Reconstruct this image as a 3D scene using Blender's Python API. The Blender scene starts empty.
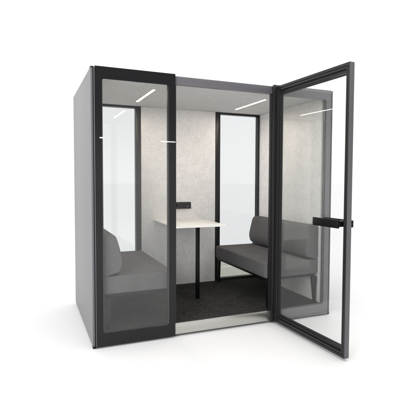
import bpy, bmesh, math, random
from mathutils import Matrix, Vector
random.seed(4)
S = bpy.context.scene
COL = S.collection

# ------------------------------------------------------------------ camera
cam = bpy.data.cameras.new('camera'); co = bpy.data.objects.new('camera', cam); COL.objects.link(co)
yaw, pitch, roll, F = 0.4144, -0.0500, 0.0050, 432.05
cy, sy, cp, sp = math.cos(yaw), math.sin(yaw), math.cos(pitch), math.sin(pitch)
f = Vector((sy*cp, cy*cp, sp)); r = Vector((cy, -sy, 0)); u = r.cross(f)
cr, sr = math.cos(roll), math.sin(roll)
r2 = r*cr+u*sr; u2 = -r*sr+u*cr
m = Matrix((r2, u2, -f)).transposed().to_4x4(); m.translation = (-0.4428, -3.4586, 1.3415)
co.matrix_world = m
cam.sensor_width = 36; cam.lens = F/420*36
cam.shift_x = -8.83/420; cam.shift_y = -9.22/420
cam.clip_start = 0.05; cam.clip_end = 500
S.camera = co
S.render.resolution_x = S.render.resolution_y = 1024

# ------------------------------------------------------------------ world: a bright white studio, dimmer on the photographer's side
w = bpy.data.worlds.new('World'); S.world = w; w.use_nodes = True
nt = w.node_tree; nt.nodes.clear()
tc = nt.nodes.new('ShaderNodeTexCoord'); sx = nt.nodes.new('ShaderNodeSeparateXYZ')
mr = nt.nodes.new('ShaderNodeMapRange'); bg = nt.nodes.new('ShaderNodeBackground'); wo = nt.nodes.new('ShaderNodeOutputWorld')
mr.interpolation_type = 'SMOOTHSTEP'
mr.inputs['From Min'].default_value = -0.75; mr.inputs['From Max'].default_value = 0.25
mr.inputs['To Min'].default_value = 0.42; mr.inputs['To Max'].default_value = 1.18
nt.links.new(tc.outputs['Generated'], sx.inputs[0]); nt.links.new(sx.outputs['Y'], mr.inputs['Value'])
mz = nt.nodes.new('ShaderNodeMapRange'); mz.interpolation_type = 'SMOOTHSTEP'      # world brightened high up, added as fill for the pod interior
mz.inputs['From Min'].default_value = 0.30; mz.inputs['From Max'].default_value = 0.60
mz.inputs['To Min'].default_value = 0.42; mz.inputs['To Max'].default_value = 1.35
nt.links.new(sx.outputs['Z'], mz.inputs['Value'])
mm = nt.nodes.new('ShaderNodeMath'); mm.operation = 'MAXIMUM'
nt.links.new(mr.outputs[0], mm.inputs[0]); nt.links.new(mz.outputs[0], mm.inputs[1])
mh = nt.nodes.new('ShaderNodeMapRange'); mh.interpolation_type = 'SMOOTHSTEP'      # bright ramp added above the horizon to soften the floor line in reflections
mh.inputs['From Min'].default_value = 0.0; mh.inputs['From Max'].default_value = 0.17
mh.inputs['To Min'].default_value = 1.12; mh.inputs['To Max'].default_value = 0.40
nt.links.new(sx.outputs['Z'], mh.inputs['Value'])
m2 = nt.nodes.new('ShaderNodeMath'); m2.operation = 'MAXIMUM'
nt.links.new(mm.outputs[0], m2.inputs[0]); nt.links.new(mh.outputs[0], m2.inputs[1])
nt.links.new(m2.outputs[0], bg.inputs['Strength']); bg.inputs['Color'].default_value = (1, 1, 1, 1)
nt.links.new(bg.outputs[0], wo.inputs[0])

def area(name, loc, rot, sx_, sy_, watts, color=(1, 1, 1)):
    l = bpy.data.lights.new(name, 'AREA'); l.shape = 'RECTANGLE'; l.size = sx_; l.size_y = sy_
    l.energy = watts; l.color = color
    o = bpy.data.objects.new(name, l); COL.objects.link(o); o.location = loc; o.rotation_euler = rot
    return o
# broad overhead sun lamp, added to burn the white floor out
sl = bpy.data.lights.new('added_overhead_sun', 'SUN'); sl.energy = 0.74; sl.angle = math.radians(70)
so = bpy.data.objects.new('added_overhead_sun', sl); COL.objects.link(so); so.rotation_euler = (math.radians(18), math.radians(-6), 0)
so2 = area('added_front_fill', (-4.2, -5.6, 3.0), (0, 0, 0), 3.6, 3.0, 300)  # unseen lamp added at front left to brighten the pod interior
so2.rotation_euler = (Vector((1.3, .6, .9))-so2.location).to_track_quat('-Z', 'Y').to_euler()
# two small lamps far down the studio, mirrored in the glass front
area('strip_lamp', (1.83, -11.6, 2.72), (math.radians(90), 0, 0), 0.12, 0.03, 1.2, (1, .97, .9))
area('strip_lamp', (4.42, -11.9, 2.70), (math.radians(90), 0, 0), 0.85, 0.03, 4.5, (1, .97, .9))

S.view_settings.view_transform = 'Standard'; S.view_settings.look = 'None'
S.view_settings.exposure = 0; S.view_settings.gamma = 1
S.render.engine = 'CYCLES'
S.cycles.max_bounces = 12; S.cycles.transparent_max_bounces = 24

# ------------------------------------------------------------------ materials
def new_mat(name):
    mt = bpy.data.materials.new(name); mt.use_nodes = True
    return mt, mt.node_tree, mt.node_tree.nodes['Principled BSDF']
def plain(name, col, rough=0.5, metal=0.0, spec=0.5, noise=0.0, nscale=200, bump=0.0, bscale=600, stretch=None):
    mt, t, b = new_mat(name)
    b.inputs['Base Color'].default_value = (*col, 1); b.inputs['Roughness'].default_value = rough
    b.inputs['Metallic'].default_value = metal; b.inputs['Specular IOR Level'].default_value = spec
    if noise or bump:
        c = t.nodes.new('ShaderNodeTexCoord'); mp = t.nodes.new('ShaderNodeMapping')
        if stretch: mp.inputs['Scale'].default_value = stretch
        t.links.new(c.outputs['Object'], mp.inputs[0])
    if noise:
        n = t.nodes.new('ShaderNodeTexNoise'); n.inputs['Scale'].default_value = nscale; n.inputs['Detail'].default_value = 4
        t.links.new(mp.outputs[0], n.inputs['Vector'])
        rr = t.nodes.new('ShaderNodeMapRange'); rr.inputs['From Min'].default_value = .3; rr.inputs['From Max'].default_value = .7
        rr.inputs['To Min'].default_value = 1-noise; rr.inputs['To Max'].default_value = 1+noise
        t.links.new(n.outputs[0], rr.inputs[0])
        v = t.nodes.new('ShaderNodeVectorMath'); v.operation = 'SCALE'; v.inputs[0].default_value = col
        t.links.new(rr.outputs[0], v.inputs['Scale']); t.links.new(v.outputs[0], b.inputs['Base Color'])
    if bump:
        n2 = t.nodes.new('ShaderNodeTexNoise'); n2.inputs['Scale'].default_value = bscale; n2.inputs['Detail'].default_value = 3
        t.links.new(mp.outputs[0], n2.inputs['Vector'])
        bp = t.nodes.new('ShaderNodeBump'); bp.inputs['Strength'].default_value = bump; bp.inputs['Distance'].default_value = 0.002
        t.links.new(n2.outputs[0], bp.inputs['Height']); t.links.new(bp.outputs[0], b.inputs['Normal'])
    return mt

def felt(name, a, bcol, bump=.5, s1=70, s2=260, s3=9):
    """pressed wool felt: three scales of mottling and a fibrous bump"""
    mt, t, b = new_mat(name)
    b.inputs['Roughness'].default_value = .95; b.inputs['Specular IOR Level'].default_value = .1
    c = t.nodes.new('ShaderNodeTexCoord')
    ns = []
    for s, d in ((s1, 6), (s2, 3), (s3, 3)):
        n = t.nodes.new('ShaderNodeTexNoise'); n.inputs['Scale'].default_value = s; n.inputs['Detail'].default_value = d
        n.inputs['Roughness'].default_value = .65; n.inputs['Distortion'].default_value = .6
        t.links.new(c.outputs['Object'], n.inputs['Vector']); ns.append(n)
    def mad(x, k, add):
        q = t.nodes.new('ShaderNodeMath'); q.operation = 'MULTIPLY_ADD'; t.links.new(x, q.inputs[0]); q.inputs[1].default_value = k
        if isinstance(add, (int, float)): q.inputs[2].default_value = add
        else: t.links.new(add, q.inputs[2])
        return q.outputs[0]
    v = mad(ns[0].outputs[0], .5, mad(ns[1].outputs[0], .3, mad(ns[2].outputs[0], .2, 0.0)))
    mr = t.nodes.new('ShaderNodeMapRange'); mr.inputs['From Min'].default_value = .39; mr.inputs['From Max'].default_value = .59
    t.links.new(v, mr.inputs[0])
    mx = t.nodes.new('ShaderNodeMix'); mx.data_type = 'RGBA'; t.links.new(mr.outputs[0], mx.inputs[0])
    mx.inputs[6].default_value = (*a, 1); mx.inputs[7].default_value = (*bcol, 1)
    t.links.new(mx.outputs[2], b.inputs['Base Color'])
    bp = t.nodes.new('ShaderNodeBump'); bp.inputs['Strength'].default_value = bump; bp.inputs['Distance'].default_value = .003
    t.links.new(v, bp.inputs['Height']); t.links.new(bp.outputs[0], b.inputs['Normal'])
    return mt

def glass(name, tint, refl=1.0):
    mt = bpy.data.materials.new(name); mt.use_nodes = True; t = mt.node_tree; t.nodes.clear()
    o = t.nodes.new('ShaderNodeOutputMaterial'); mix = t.nodes.new('ShaderNodeMixShader')
    tr = t.nodes.new('ShaderNodeBsdfTransparent'); gl = t.nodes.new('ShaderNodeBsdfGlossy')
    tr.inputs[0].default_value = (*tint, 1); gl.inputs['Roughness'].default_value = 0.0; gl.inputs[0].default_value = (refl, refl, refl, 1)
    g = t.nodes.new('ShaderNodeNewGeometry'); mr = t.nodes.new('ShaderNodeMapRange')
    mr.inputs['To Min'].default_value = 1.5; mr.inputs['To Max'].default_value = 1/1.5
    t.links.new(g.outputs['Backfacing'], mr.inputs[0])
    fr = t.nodes.new('ShaderNodeFresnel'); t.links.new(mr.outputs[0], fr.inputs['IOR'])
    t.links.new(fr.outputs[0], mix.inputs[0]); t.links.new(tr.outputs[0], mix.inputs[1]); t.links.new(gl.outputs[0], mix.inputs[2])
    t.links.new(mix.outputs[0], o.inputs[0])
    return mt
def emit(name, col, s):
    mt, t, b = new_mat(name)
    b.inputs['Base Color'].default_value = (.8, .8, .8, 1)
    b.inputs['Emission Color'].default_value = (*col, 1); b.inputs['Emission Strength'].default_value = s
    return mt

M = {}
M['floor'] = plain('white_floor', (.75, .75, .75), .55, spec=.2)
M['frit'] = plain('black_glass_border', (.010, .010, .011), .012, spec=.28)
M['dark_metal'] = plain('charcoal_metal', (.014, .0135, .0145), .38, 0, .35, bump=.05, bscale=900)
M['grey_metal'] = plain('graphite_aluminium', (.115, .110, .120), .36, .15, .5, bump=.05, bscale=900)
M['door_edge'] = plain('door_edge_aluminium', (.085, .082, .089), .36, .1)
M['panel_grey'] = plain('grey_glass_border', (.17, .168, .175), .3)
M['door_metal'] = plain('black_anodised_door_metal', (.014, .014, .015), .36, 0, .35, bump=.05, bscale=900)
M['edge_metal'] = plain('brushed_graphite_edge', (.16, .155, .17), .3, .6)
M['gasket'] = plain('rubber_gasket', (.008, .008, .008), .6)
M['laminate'] = plain('grey_laminate', (.19, .19, .194), .45, noise=.015, nscale=3, bump=.03, bscale=400)
M['steel'] = plain('brushed_steel', (.50, .495, .465), .26, .9, .5, noise=.05, nscale=2.5, bump=.04, bscale=60, stretch=(1, 1, 25))
M['wall_felt'] = felt('light_grey_felt', (.66, .65, .645), (.87, .86, .85))
M['ceil_felt'] = felt('grey_ceiling_felt', (.56, .56, .555), (.69, .685, .675), s1=90)
M['carpet'] = felt('charcoal_carpet', (.013, .013, .013), (.050, .048, .046), 1.0, 45, 210, 5)
M['fabric'] = felt('charcoal_upholstery', (.080, .078, .079), (.132, .129, .130), .8, 160, 480, 4)
M['table'] = plain('white_laminate', (.86, .84, .80), .4)
M['table_edge'] = plain('table_edge', (.72, .70, .66), .5)
M['black'] = plain('black_powder_coat', (.004, .004, .004), .35, spec=.2, bump=.05)
M['plastic'] = plain('black_plastic', (.020, .020, .021), .45)
M['white_plastic'] = plain('white_plastic', (.7, .68, .65), .4)
M['glass'] = glass('clear_glass', (.985, .99, .985), .85)
M['door_glass'] = glass('coated_glass', (.975, .98, .975), .5)
M['back_glass'] = glass('back_glass', (.87, .874, .878))
M['led'] = emit('warm_led_strip', (1.0, .87, .73), 75)
M['led_dot'] = emit('status_light', (.8, .9, 1), .12)
M['low_tint'] = glass('added_tint', (.80, .805, .75), .6)  # invented tint that darkens the view through the low rear glass
M['fringe_bezel'] = plain('warm_fringe_bezel', (.62, .36, .20), .5)  # warm fringe of the strip light put into the bezel colour

# ------------------------------------------------------------------ mesh helpers
def box(bm, x0, x1, y0, y1, z0, z1):
    v = [bm.verts.new((x, y, z)) for x in (x0, x1) for y in (y0, y1) for z in (z0, z1)]
    for q in ((0, 1, 3, 2), (4, 6, 7, 5), (0, 4, 5, 1), (2, 3, 7, 6), (0, 2, 6, 4), (1, 5, 7, 3)):
        bm.faces.new([v[i] for i in q])
def boxes(*bs):
    bm = bmesh.new()
    for b in bs: box(bm, *b)
    return bm
def cyl(bm, c, rad, h, axis='z', seg=24):
    mt = Matrix.Translation(c)
    if axis == 'x': mt = mt @ Matrix.Rotation(math.pi/2, 4, 'Y')
    if axis == 'y': mt = mt @ Matrix.Rotation(math.pi/2, 4, 'X')
    bmesh.ops.create_cone(bm, cap_ends=True, segments=seg, radius1=rad, radius2=rad, depth=h, matrix=mt)
def prism(bm, poly, y0, y1):
    """poly of (x,z) extruded along y"""
    a = [bm.verts.new((x, y0, z)) for x, z in poly]; b = [bm.verts.new((x, y1, z)) for x, z in poly]
    n = len(poly)
    bm.faces.new(a); bm.faces.new(b[::-1])
    for i in range(n): bm.faces.new((a[i], b[i], b[(i+1) % n], a[(i+1) % n]))
def obj(name, bm, mat, parent=None, bev=0.0, seg=2, smooth=False, angle=40):
    bmesh.ops.remove_doubles(bm, verts=bm.verts, dist=1e-6)
    bmesh.ops.recalc_face_normals(bm, faces=bm.faces)
    if bev:
        bmesh.ops.bevel(bm, geom=[e for e in bm.edges if len(e.link_faces) == 2 and e.calc_face_angle(0) > math.radians(angle)],
                        offset=bev, segments=seg, profile=.5, affect='EDGES', clamp_overlap=True)
    me = bpy.data.meshes.new(name); bm.to_mesh(me); bm.free(); me.materials.append(mat)
    o = bpy.data.objects.new(name, me); COL.objects.link(o)
    if smooth or bev:
        for p in me.polygons: p.use_smooth = True
        me.set_sharp_from_angle(angle=math.radians(35))
    if parent is not None:
        o.parent = parent
    return o
def empty(name, label, cat, loc=(0, 0, 0), rz=0, group=None):
    o = bpy.data.objects.new(name, None); COL.objects.link(o); o.location = loc; o.rotation_euler = (0, 0, rz)
    o.empty_display_size = .1
    o['label'] = label; o['category'] = cat
    if group: o['group'] = group
    return o
def round_rect(x0, x1, z0, z1, rad, n=6):
    pts = []
    for cx, cz, a0 in ((x1-rad, z1-rad, 0), (x0+rad, z1-rad, 90), (x0+rad, z0+rad, 180), (x1-rad, z0+rad, 270)):
        for k in range(n+1):
            a = math.radians(a0+90*k/n); pts.append((cx+rad*math.cos(a), cz+rad*math.sin(a)))
    return pts
def ring(bm, outer, inner, y0, y1):
    """frame in the xz plane between two closed outlines with the same point count"""
    n = len(outer)
    def lay(pts, y): return [bm.verts.new((x, y, z)) for x, z in pts]
    oa, ia, ob, ib = lay(outer, y0), lay(inner, y0), lay(outer, y1), lay(inner, y1)
    for i in range(n):
        j = (i+1) % n
        bm.faces.new((oa[i], oa[j], ia[j], ia[i])); bm.faces.new((ob[i], ib[i], ib[j], ob[j]))
        bm.faces.new((oa[i], ob[i], ob[j], oa[j])); bm.faces.new((ia[i], ia[j], ib[j], ib[i]))

# ------------------------------------------------------------------ dimensions (metres)
W, D, H = 2.28, 1.359, 2.20
HC, HF = 2.137, 0.115            # ceiling, carpet level
BY = 1.290                       # inner face of back wall
LX, RX = 0.085, 2.195            # inner faces of side walls
PX0, PX1 = 0.030, 0.674          # left fixed front panel
QX0, QX1 = 1.615, 2.252          # right fixed front panel

# ------------------------------------------------------------------ setting
bm = bmesh.new(); bmesh.ops.create_grid(bm, x_segments=1, y_segments=1, size=120)
fl = obj('floor', bm, M['floor']); fl['kind'] = 'structure'

# ------------------------------------------------------------------ the pod
pod = empty('meeting_pod', 'dark framed glass meeting pod standing open on the white floor', 'meeting pod', (0, 0, 0))

# platform and plinth
obj('base', boxes((.10, W-.10, .05, D-.05, .004, .022), (.004, W-.004, .012, D-.006, .022, .100)), M['dark_metal'], pod)
for x in (.05, W-.05):
    for y in (.10, D-.10):
        b = bmesh.new(); cyl(b, (x, y, .0125), .022, .0230); obj('foot', b, M['black'], pod)
obj('carpet', boxes((LX-.01, RX+.01, .006, BY+.04, .1005, HF)), M['carpet'], pod)
obj('threshold_plate', boxes((PX1+.001, QX0-.001, -.006, .0055, .020, .117)), M['steel'], pod, bev=.0015)
obj('roof', boxes((.004, W-.004, .02, D-.004, HC+.040, H-.004)), M['dark_metal'], pod, bev=.002)
# ceiling with two slots for the recessed light strips
LITX, SLOT, LY0, LY1 = (.595, 1.735), .014, .345, 1.020
xs = [LX-.01]+[q for x in LITX for q in (x-SLOT, x+SLOT)]+[RX+.01]
cb = [(xs[i], xs[i+1], LY0, LY1, HC, HC+.012) for i in (0, 2, 4)]
obj('ceiling', boxes((LX-.01, RX+.01, .014, LY0, HC, HC+.012), (LX-.01, RX+.01, LY1, BY+.02, HC, HC+.012), *cb), M['ceil_felt'], pod)

# side walls: laminate outside, felt inside
obj('side_wall', boxes((0, .030, .034, D, .016, H-.006)), M['laminate'], pod, bev=.002)
obj('side_wall', boxes((W-.030, W, .034, D, .016, H-.006)), M['laminate'], pod, bev=.002)
obj('felt_panel', boxes((.031, LX, .045, BY+.05, .101, HC-.001)), M['wall_felt'], pod, bev=.003)
obj('felt_panel', boxes((RX, W-.031, .045, BY+.05, .101, HC-.001)), M['wall_felt'], pod, bev=.003)

# corner profiles at the front: rounded aluminium with a black seam
def corner(x0, x1, sgn):
    b = boxes((min(x0, x0+sgn*.016), max(x0, x0+sgn*.016), -.014, .033, .018, H-.008))
    o = obj('corner_profile', b, M['grey_metal'], pod, bev=.004, seg=3)
    g0, g1 = sorted((x0+sgn*.0165, x1-sgn*.0075))
    obj('seam', boxes((g0, g1, -.006, .030, .018, H-.010)), M['gasket'], o)
    e0, e1 = sorted((x1-sgn*.007, x1-sgn*.001))
    obj('edge_strip', boxes((e0, e1, -.020, .030, .018, H-.004)), M['edge_metal'], o, bev=.0015)
    c0, c1 = sorted((x0-sgn*.001, x1-sgn*.0075))
    obj('end_cap', boxes((c0, c1, -.015, .05, H-.0075, H-.0015)), M['black'], o, bev=.001)
    obj('end_cap', boxes((c0, c1, -.015, .034, .006, .0175)), M['black'], o, bev=.001)
corner(0, .030, 1)
corner(W, QX1, -1)
# rear corner profiles
obj('corner_post', boxes((.031, .10, BY+.051, D-.002, .101, HC)), M['dark_metal'], pod)
obj('corner_post', boxes((W-.10, W-.031, BY+.051, D-.002, .101, HC)), M['dark_metal'], pod)

# front beam above the doorway
obj('header_beam', boxes((PX1+.001, QX0-.001, -.004, .040, 2.122, H-.010)), M['grey_metal'], pod, bev=.002)

# fixed glass panels with black printed border
def front_panel(x0, x1, mat):
    inner = round_rect(x0+.050, x1-.052, .116, 2.108, .022)
    outer = []
    # same point count: project corner arcs onto the outer rectangle
    X0, X1, Z0, Z1 = x0, x1, .016, H+.002
    n = 6
    for cxs, czs in ((X1, Z1), (X0, Z1), (X0, Z0), (X1, Z0)):
        for k in range(n+1): outer.append((cxs, czs))
    # spread the duplicates a touch so that faces stay valid
    out2 = []
    for i, (x, z) in enumerate(outer):
        k = i % (n+1); c = i//(n+1); e = .004
        t_ = (k-n/2)/(n/2)
        if c == 0: out2.append((x, z+e*t_) if t_ < 0 else (x-e*t_, z))
        elif c == 1: out2.append((x-e*t_, z) if t_ < 0 else (x, z-e*t_))
        elif c == 2: out2.append((x, z-e*t_) if t_ < 0 else (x+e*t_, z))
        else: out2.append((x+e*t_, z) if t_ < 0 else (x, z+e*t_))
    b = bmesh.new(); ring(b, out2, inner, -.022, -.012)
    fr = obj('front_panel', b, mat, pod)
    b = bmesh.new(); prism(b, round_rect(x0+.0485, x1-.0505, .1145, 2.1095, .0235), -.0215, -.0135)
    obj('glass_pane', b, M['glass'], fr)
    b = bmesh.new()
    ring(b, [(x0+.006, .10), (x1-.006, .10), (x1-.006, H-.02), (x0+.006, H-.02)],
            [(x0+.058, .117), (x1-.064, .117), (x1-.064, 2.118), (x0+.058, 2.118)], -.0115, .012)
    obj('inner_frame', b, M['dark_metal'] if mat == M['frit'] else M['grey_metal'], fr)
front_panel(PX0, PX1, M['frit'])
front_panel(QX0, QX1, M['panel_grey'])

# jamb at the hinge side and at the latch side
obj('door_jamb', boxes((QX0-.012, QX0+.014, -.032, -.0225, .018, H-.003), (QX0-.012, QX0-.0015, -.0224, -.0065, .018, H-.006), (QX0-.020, QX0-.002, -.0055, .030, .118, 2.121)), M['dark_metal'], pod, bev=.001)
obj('door_jamb', boxes((PX1+.002, PX1+.012, -.0050, .030, .118, 2.121)), M['dark_metal'], pod, bev=.001)

# back wall: felt middle, glass either side
obj('felt_panel', boxes((.702, 1.598, BY, BY+.035, .101, HC-.001)), M['wall_felt'], pod, bev=.003)
obj('back_panel', boxes((.665, 1.640, BY+.036, D-.002, .101, HC-.001)), M['laminate'], pod)
def back_window(x0, x1, pl, pr):
    # pl / pr: stile widths
    fr = bmesh.new()
    y0, y1 = BY-.004, D-.003
    box(fr, x0, x0+pl, y0, y1, .112, HC-.0015); box(fr, x1-pr, x1, y0, y1, .112, HC-.0015)
    box(fr, x0+pl, x1-pr, y0+.004, y1, HC-.022, HC-.0015); box(fr, x0+pl, x1-pr, y0+.004, y1, .112, .140)
    o = obj('back_window', fr, M['dark_metal'], pod, bev=.0015)
    obj('glass_pane', boxes((x0+pl-.004, x1-pr+.004, D-.030, D-.020, .136, HC-.018)), M['back_glass'], o)
    obj('added_tint_strip', boxes((x0+pl+.001, x1-pr-.001, D-.0185, D-.0155, .1405, .262), (x0+pl+.001, x1-pr-.001, D-.0185, D-.0155, .268, .470)), M['low_tint'], o)  # strip added behind the pane to give the low greenish band
back_window(.088, .700, .035, .055)
back_window(1.600, 2.192, .060, .018)

# ceiling lights
for x in LITX:
    b = boxes((x-SLOT-.006, x-SLOT+.001, LY0-.004, LY1+.004, HC-.0015, HC+.030), (x+SLOT-.001, x+SLOT+.006, LY0-.004, LY1+.004, HC-.0015, HC+.030),
              (x-SLOT+.0012, x+SLOT-.0012, LY0-.004, LY0+.001, HC-.0015, HC+.030), (x-SLOT+.0012, x+SLOT-.0012, LY1-.001, LY1+.004, HC-.0015, HC+.030))
    o = obj('ceiling_light', b, M['fringe_bezel'], pod)
    obj('diffuser', boxes((x-SLOT+.0014, x+SLOT-.0014, LY0+.0014, LY1-.0014, HC+.0005, HC+.026)), M['led'], o)
# presence sensor in the ceiling
b = bmesh.new(); cyl(b, (1.15, .42, HC-.004), .016, .008); o = obj('sensor', b, M['white_plastic'], pod, bev=.002)

# power socket on the back wall
sk = obj('power_socket', boxes((1.015, 1.279, BY-.030, BY-.0005, .998, 1.075)), M['plastic'], pod, bev=.004, seg=3)
for x in (1.045, 1.095):
    b = bmesh.new(); cyl(b, (x, BY-.0305, 1.036), .018, .003, 'y'); obj('outlet', b, M['black'], sk, bev=.001)
b = boxes((1.234, 1.243, BY-.0315, BY-.0302, 1.020, 1.025)); obj('indicator_light', b, M['led_dot'], sk)

# door, swung open a quarter turn
DW = .942
b = bmesh.new()
z0, z1 = .020, 2.183
yn, yf = -.020, .024
def drect(i): return [(i, z0+i), (DW-i, z0+i), (DW-i, z1-i), (i, z1-i)]
def drect2(s, rr): return [(s, z0+rr), (DW-s, z0+rr), (DW-s, z1-rr), (s, z1-rr)]
# stepped profile: outer lip, groove, inner lip
ring(b, drect2(0, 0), drect2(.016, .020), yn, yf)
ring(b, drect2(.0162, .0202), drect2(.020, .025), yn+.007, yf-.007)
ring(b, drect2(.0202, .0252), drect2(.034, .040), yn+.001, yf-.001)
ring(b, drect2(.0342, .0402), drect2(.050, .062), yn+.016, yf-.004)
door = obj('door', b, M['door_metal'], pod, bev=.0012)
door.location = (1.652, -.028, 0); door.rotation_euler = (0, 0, -1.534)
b = bmesh.new(); ring(b, drect2(.0502, .0662), drect2(.056, .078), .006, .020); obj('glazing_bead', b, M['gasket'], door)
b = boxes((.052, DW-.052, .0095, .0155, z0+.070, z1-.070)); obj('glass_pane', b, M['door_glass'], door)
obj('edge_strip', boxes((DW+.0003, DW+.004, yn+.001, yf-.001, z0+.001, z1-.001)), M['door_edge'], door, bev=.001)
obj('edge_strip', boxes((.001, DW-.001, yn+.002, yf-.002, z1+.0003, z1+.003)), M['dark_metal'], door, bev=.001)
for z in (.20, 1.12, 2.02):
    b = bmesh.new(); cyl(b, (-.011, .010, z), .009, .11); obj('hinge', b, M['black'], door, bev=.001)
# pull handles either side of the free stile, clamped through the glass
def handle(y0, y1, x0, x1, za, zb):
    return obj('handle', boxes((x0, x1, y0, y1, za, zb)), M['black'], door, bev=.003, seg=3)
handle(-.064, -.044, .605, .895, .984, 1.046)
handle(.046, .062, .605, .926, .990, 1.042)
obj('handle_plate', boxes((.835, .8915, -.0435, .0455, .994, 1.036)), M['black'], door, bev=.002)

# ------------------------------------------------------------------ benches
def superbox(bm, x0, x1, y0, y1, z0, z1, rad, crown=.0, nx=10, ny=18, nz=4):
    """cushion: box grid with rounded edges and a slightly domed top"""
    bmesh.ops.create_cube(bm, size=1)
    bmesh.ops.delete(bm, geom=[v for v in bm.verts], context='VERTS')
    hx, hy, hz = (x1-x0)/2, (y1-y0)/2, (z1-z0)/2
    def coords(h, n):
        c = [-h, -h+rad*.3, -h+rad*.65, -h+rad]
        inner = [-h+rad+(2*h-2*rad)*k/n for k in range(1, n)]
        return c+inner+[h-rad, h-rad*.65, h-rad*.3, h]
    X, Y, Z = coords(hx, nx), coords(hy, ny), coords(hz, nz)
    cache = {}
    def V(i, j, k):
        key = (i, j, k)
        if key not in cache:
            p = Vector((X[i], Y[j], Z[k]))
            q = Vector((max(-hx+rad, min(hx-rad, p.x)), max(-hy+rad, min(hy-rad, p.y)), max(-hz+rad, min(hz-rad, p.z))))
            d = p-q
            if d.length > 1e-9:
                # project the rim of the box onto the rounding sphere / cylinder
                d = d.normalized()*rad; p = q+d
            if p.z > 0:
                p.z += crown*(1-(p.x/hx)**4)*(1-(p.y/hy)**6)*(p.z/hz)
            cache[key] = bm.verts.new((p.x+(x0+x1)/2, p.y+(y0+y1)/2, p.z+(z0+z1)/2))
        return cache[key]
    a, b_, c = len(X)-1, len(Y)-1, len(Z)-1
    for i in range(a):
        for j in range(b_):
            bm.faces.new((V(i, j, 0), V(i, j+1, 0), V(i+1, j+1, 0), V(i+1, j, 0)))
            bm.faces.new((V(i, j, c), V(i+1, j, c), V(i+1, j+1, c), V(i, j+1, c)))
    for i in range(a):
        for k in range(c):
            bm.faces.new((V(i, 0, k), V(i+1, 0, k), V(i+1, 0, k+1), V(i, 0, k+1)))
            bm.faces.new((V(i, b_, k), V(i, b_, k+1), V(i+1, b_, k+1), V(i+1, b_, k)))
    for j in range(b_):
        for k in range(c):
            bm.faces.new((V(0, j, k), V(0, j, k+1), V(0, j+1, k+1), V(0, j+1, k)))
            bm.faces.new((V(a, j, k), V(a, j+1, k), V(a, j+1, k+1), V(a, j, k+1)))

# local frame: x = 0 at the side wall, x grows towards the table; y centred; z from carpet
HL = .598                                 # half length
def spline(P, n=5):
    out = []
    N = len(P)
    for i in range(N):
        p0, p1, p2, p3 = (Vector(P[(i+k-1) % N]) for k in range(4))
        for s in range(n):
            t_ = s/n
            out.append(.5*((2*p1)+(-p0+p2)*t_+(2*p0-5*p1+4*p2-p3)*t_**2+(-p0+3*p1-3*p2+p3)*t_**3))
    return out
def backrest_mesh():
    prof = [(.012, .441), (.06, .446), (.120, .460), (.145, .482), (.158, .530), (.157, .575), (.138, .660), (.120, .724), (.107, .755),
            (.090, .770), (.055, .774), (.022, .772), (.010, .755), (.008, .610)]
    pr = spline([(a, z, 0) for a, z in prof], 4)
    cx = sum(p.x for p in pr)/len(pr); cz = sum(p.y for p in pr)/len(pr)
    bm = bmesh.new(); rad = .016
    rows = []
    ys = []
    for k in range(5): ys.append((-HL+rad*(1-math.cos(math.radians(90*k/4))), rad*(1-math.sin(math.radians(90*k/4)))))
    for k in range(1, 12): ys.append((-HL+rad+(2*HL-2*rad)*k/12, 0))
    ys += [(-y, i) for y, i in ys[:5][::-1]]
    for y, inset in ys:
        row = []
        for p in pr:
            d = Vector((cx-p.x, cz-p.y)); L = d.length
            row.append(bm.verts.new((p.x+d.x/L*inset, y, p.y+d.y/L*inset)))
        rows.append(row)
    n = len(pr)
    for a, b_ in zip(rows, rows[1:]):
        for i in range(n): bm.faces.new((a[i], b_[i], b_[(i+1) % n], a[(i+1) % n]))
    bm.faces.new(rows[0][::-1]); bm.faces.new(rows[-1])
    return bm
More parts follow.
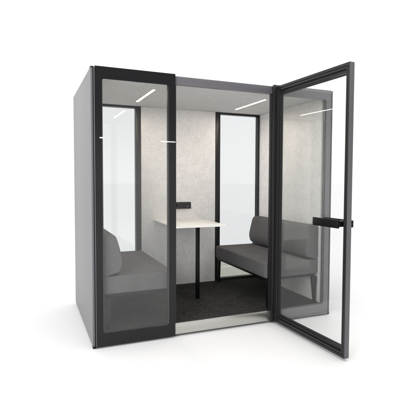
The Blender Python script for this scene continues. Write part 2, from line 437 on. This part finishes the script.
def make_bench(label):
    t = empty('bench', label, 'bench', (LX+.004, .647, HF), 0, 'upholstered benches facing each other in the pod')
    b = bmesh.new(); superbox(b, .008, .606, -HL, HL, .290, .436, .017, .004)
    s_ = obj('seat', b, M['fabric'], t, smooth=True)
    s_.data.set_sharp_from_angle(angle=math.radians(80))
    # thin welt seam round the lower edge of the seat
    k = obj('backrest', backrest_mesh(), M['fabric'], t, smooth=True); k.data.set_sharp_from_angle(angle=math.radians(60))
    obj('frame', boxes((.045, .590, -HL+.010, -HL+.035, .268, .2895), (.045, .590, HL-.035, HL-.010, .268, .2895),
                       (.045, .070, -HL+.036, HL-.036, .268, .2895), (.565, .590, -HL+.036, HL-.036, .268, .2895)), M['black'], t, bev=.001)
    obj('backrest_bracket', boxes((.050, .126, -HL+.03, HL-.03, .4395, .4610)), M['black'], t, bev=.001)
    for x, dx in ((.568, 0), (.046, -.012)):
        for sgn in (-1, 1):
            b = bmesh.new(); yc = sgn*(HL-.022)
            w0, w1 = (.017, .011) if x > .3 else (.024, .011)
            top = [(x-w0, yc-w0), (x+w0, yc-w0), (x+w0, yc+w0), (x-w0, yc+w0)]
            bot = [(x+dx-w1, yc-w1), (x+dx+w1, yc-w1), (x+dx+w1, yc+w1), (x+dx-w1, yc+w1)]
            vt = [b.verts.new((*p, .2675)) for p in top]; vb = [b.verts.new((*p, .003)) for p in bot]
            b.faces.new(vt); b.faces.new(vb[::-1])
            for i in range(4): b.faces.new((vt[i], vb[i], vb[(i+1) % 4], vt[(i+1) % 4]))
            obj('leg', b, M['black'], t, bev=.002)
    return t
bench = make_bench('charcoal upholstered bench behind the closed glass panel, left of the table')
def copy_tree(o, parent=None):
    c = o.copy(); COL.objects.link(c); c.parent = parent
    for ch in [k for k in bpy.data.objects if k.parent == o]: copy_tree(ch, c)
    return c
bench2 = copy_tree(bench)
bench2.location = (RX-.004, .647, HF); bench2.rotation_euler = (0, 0, math.pi)
bench2['label'] = 'charcoal upholstered bench beside the open glass door, right of the table'

# ------------------------------------------------------------------ table
tb = empty('table', 'white topped wall table on one black post between the benches', 'table', (1.14, .64, HF))
b = bmesh.new()
pts = round_rect(.836-1.14, 1.378-1.14, .462-.64, BY-.002-.64, .012, 4)
lo = [b.verts.new((x*1.0, y, .7540)) for x, y in pts]; hi = [b.verts.new((x, y, .7690)) for x, y in pts]
b.faces.new(hi); b.faces.new(lo[::-1])
for i in range(len(pts)): b.faces.new((lo[i], hi[i], hi[(i+1) % len(pts)], lo[(i+1) % len(pts)]))
obj('tabletop', b, M['table'], tb, bev=.0015)
b = bmesh.new(); box(b, -.031, .003, -.018, .018, .003, .747); box(b, -.074, .046, -.06, .06, .7475, .7535)
obj('leg', b, M['black'], tb, bev=.002)
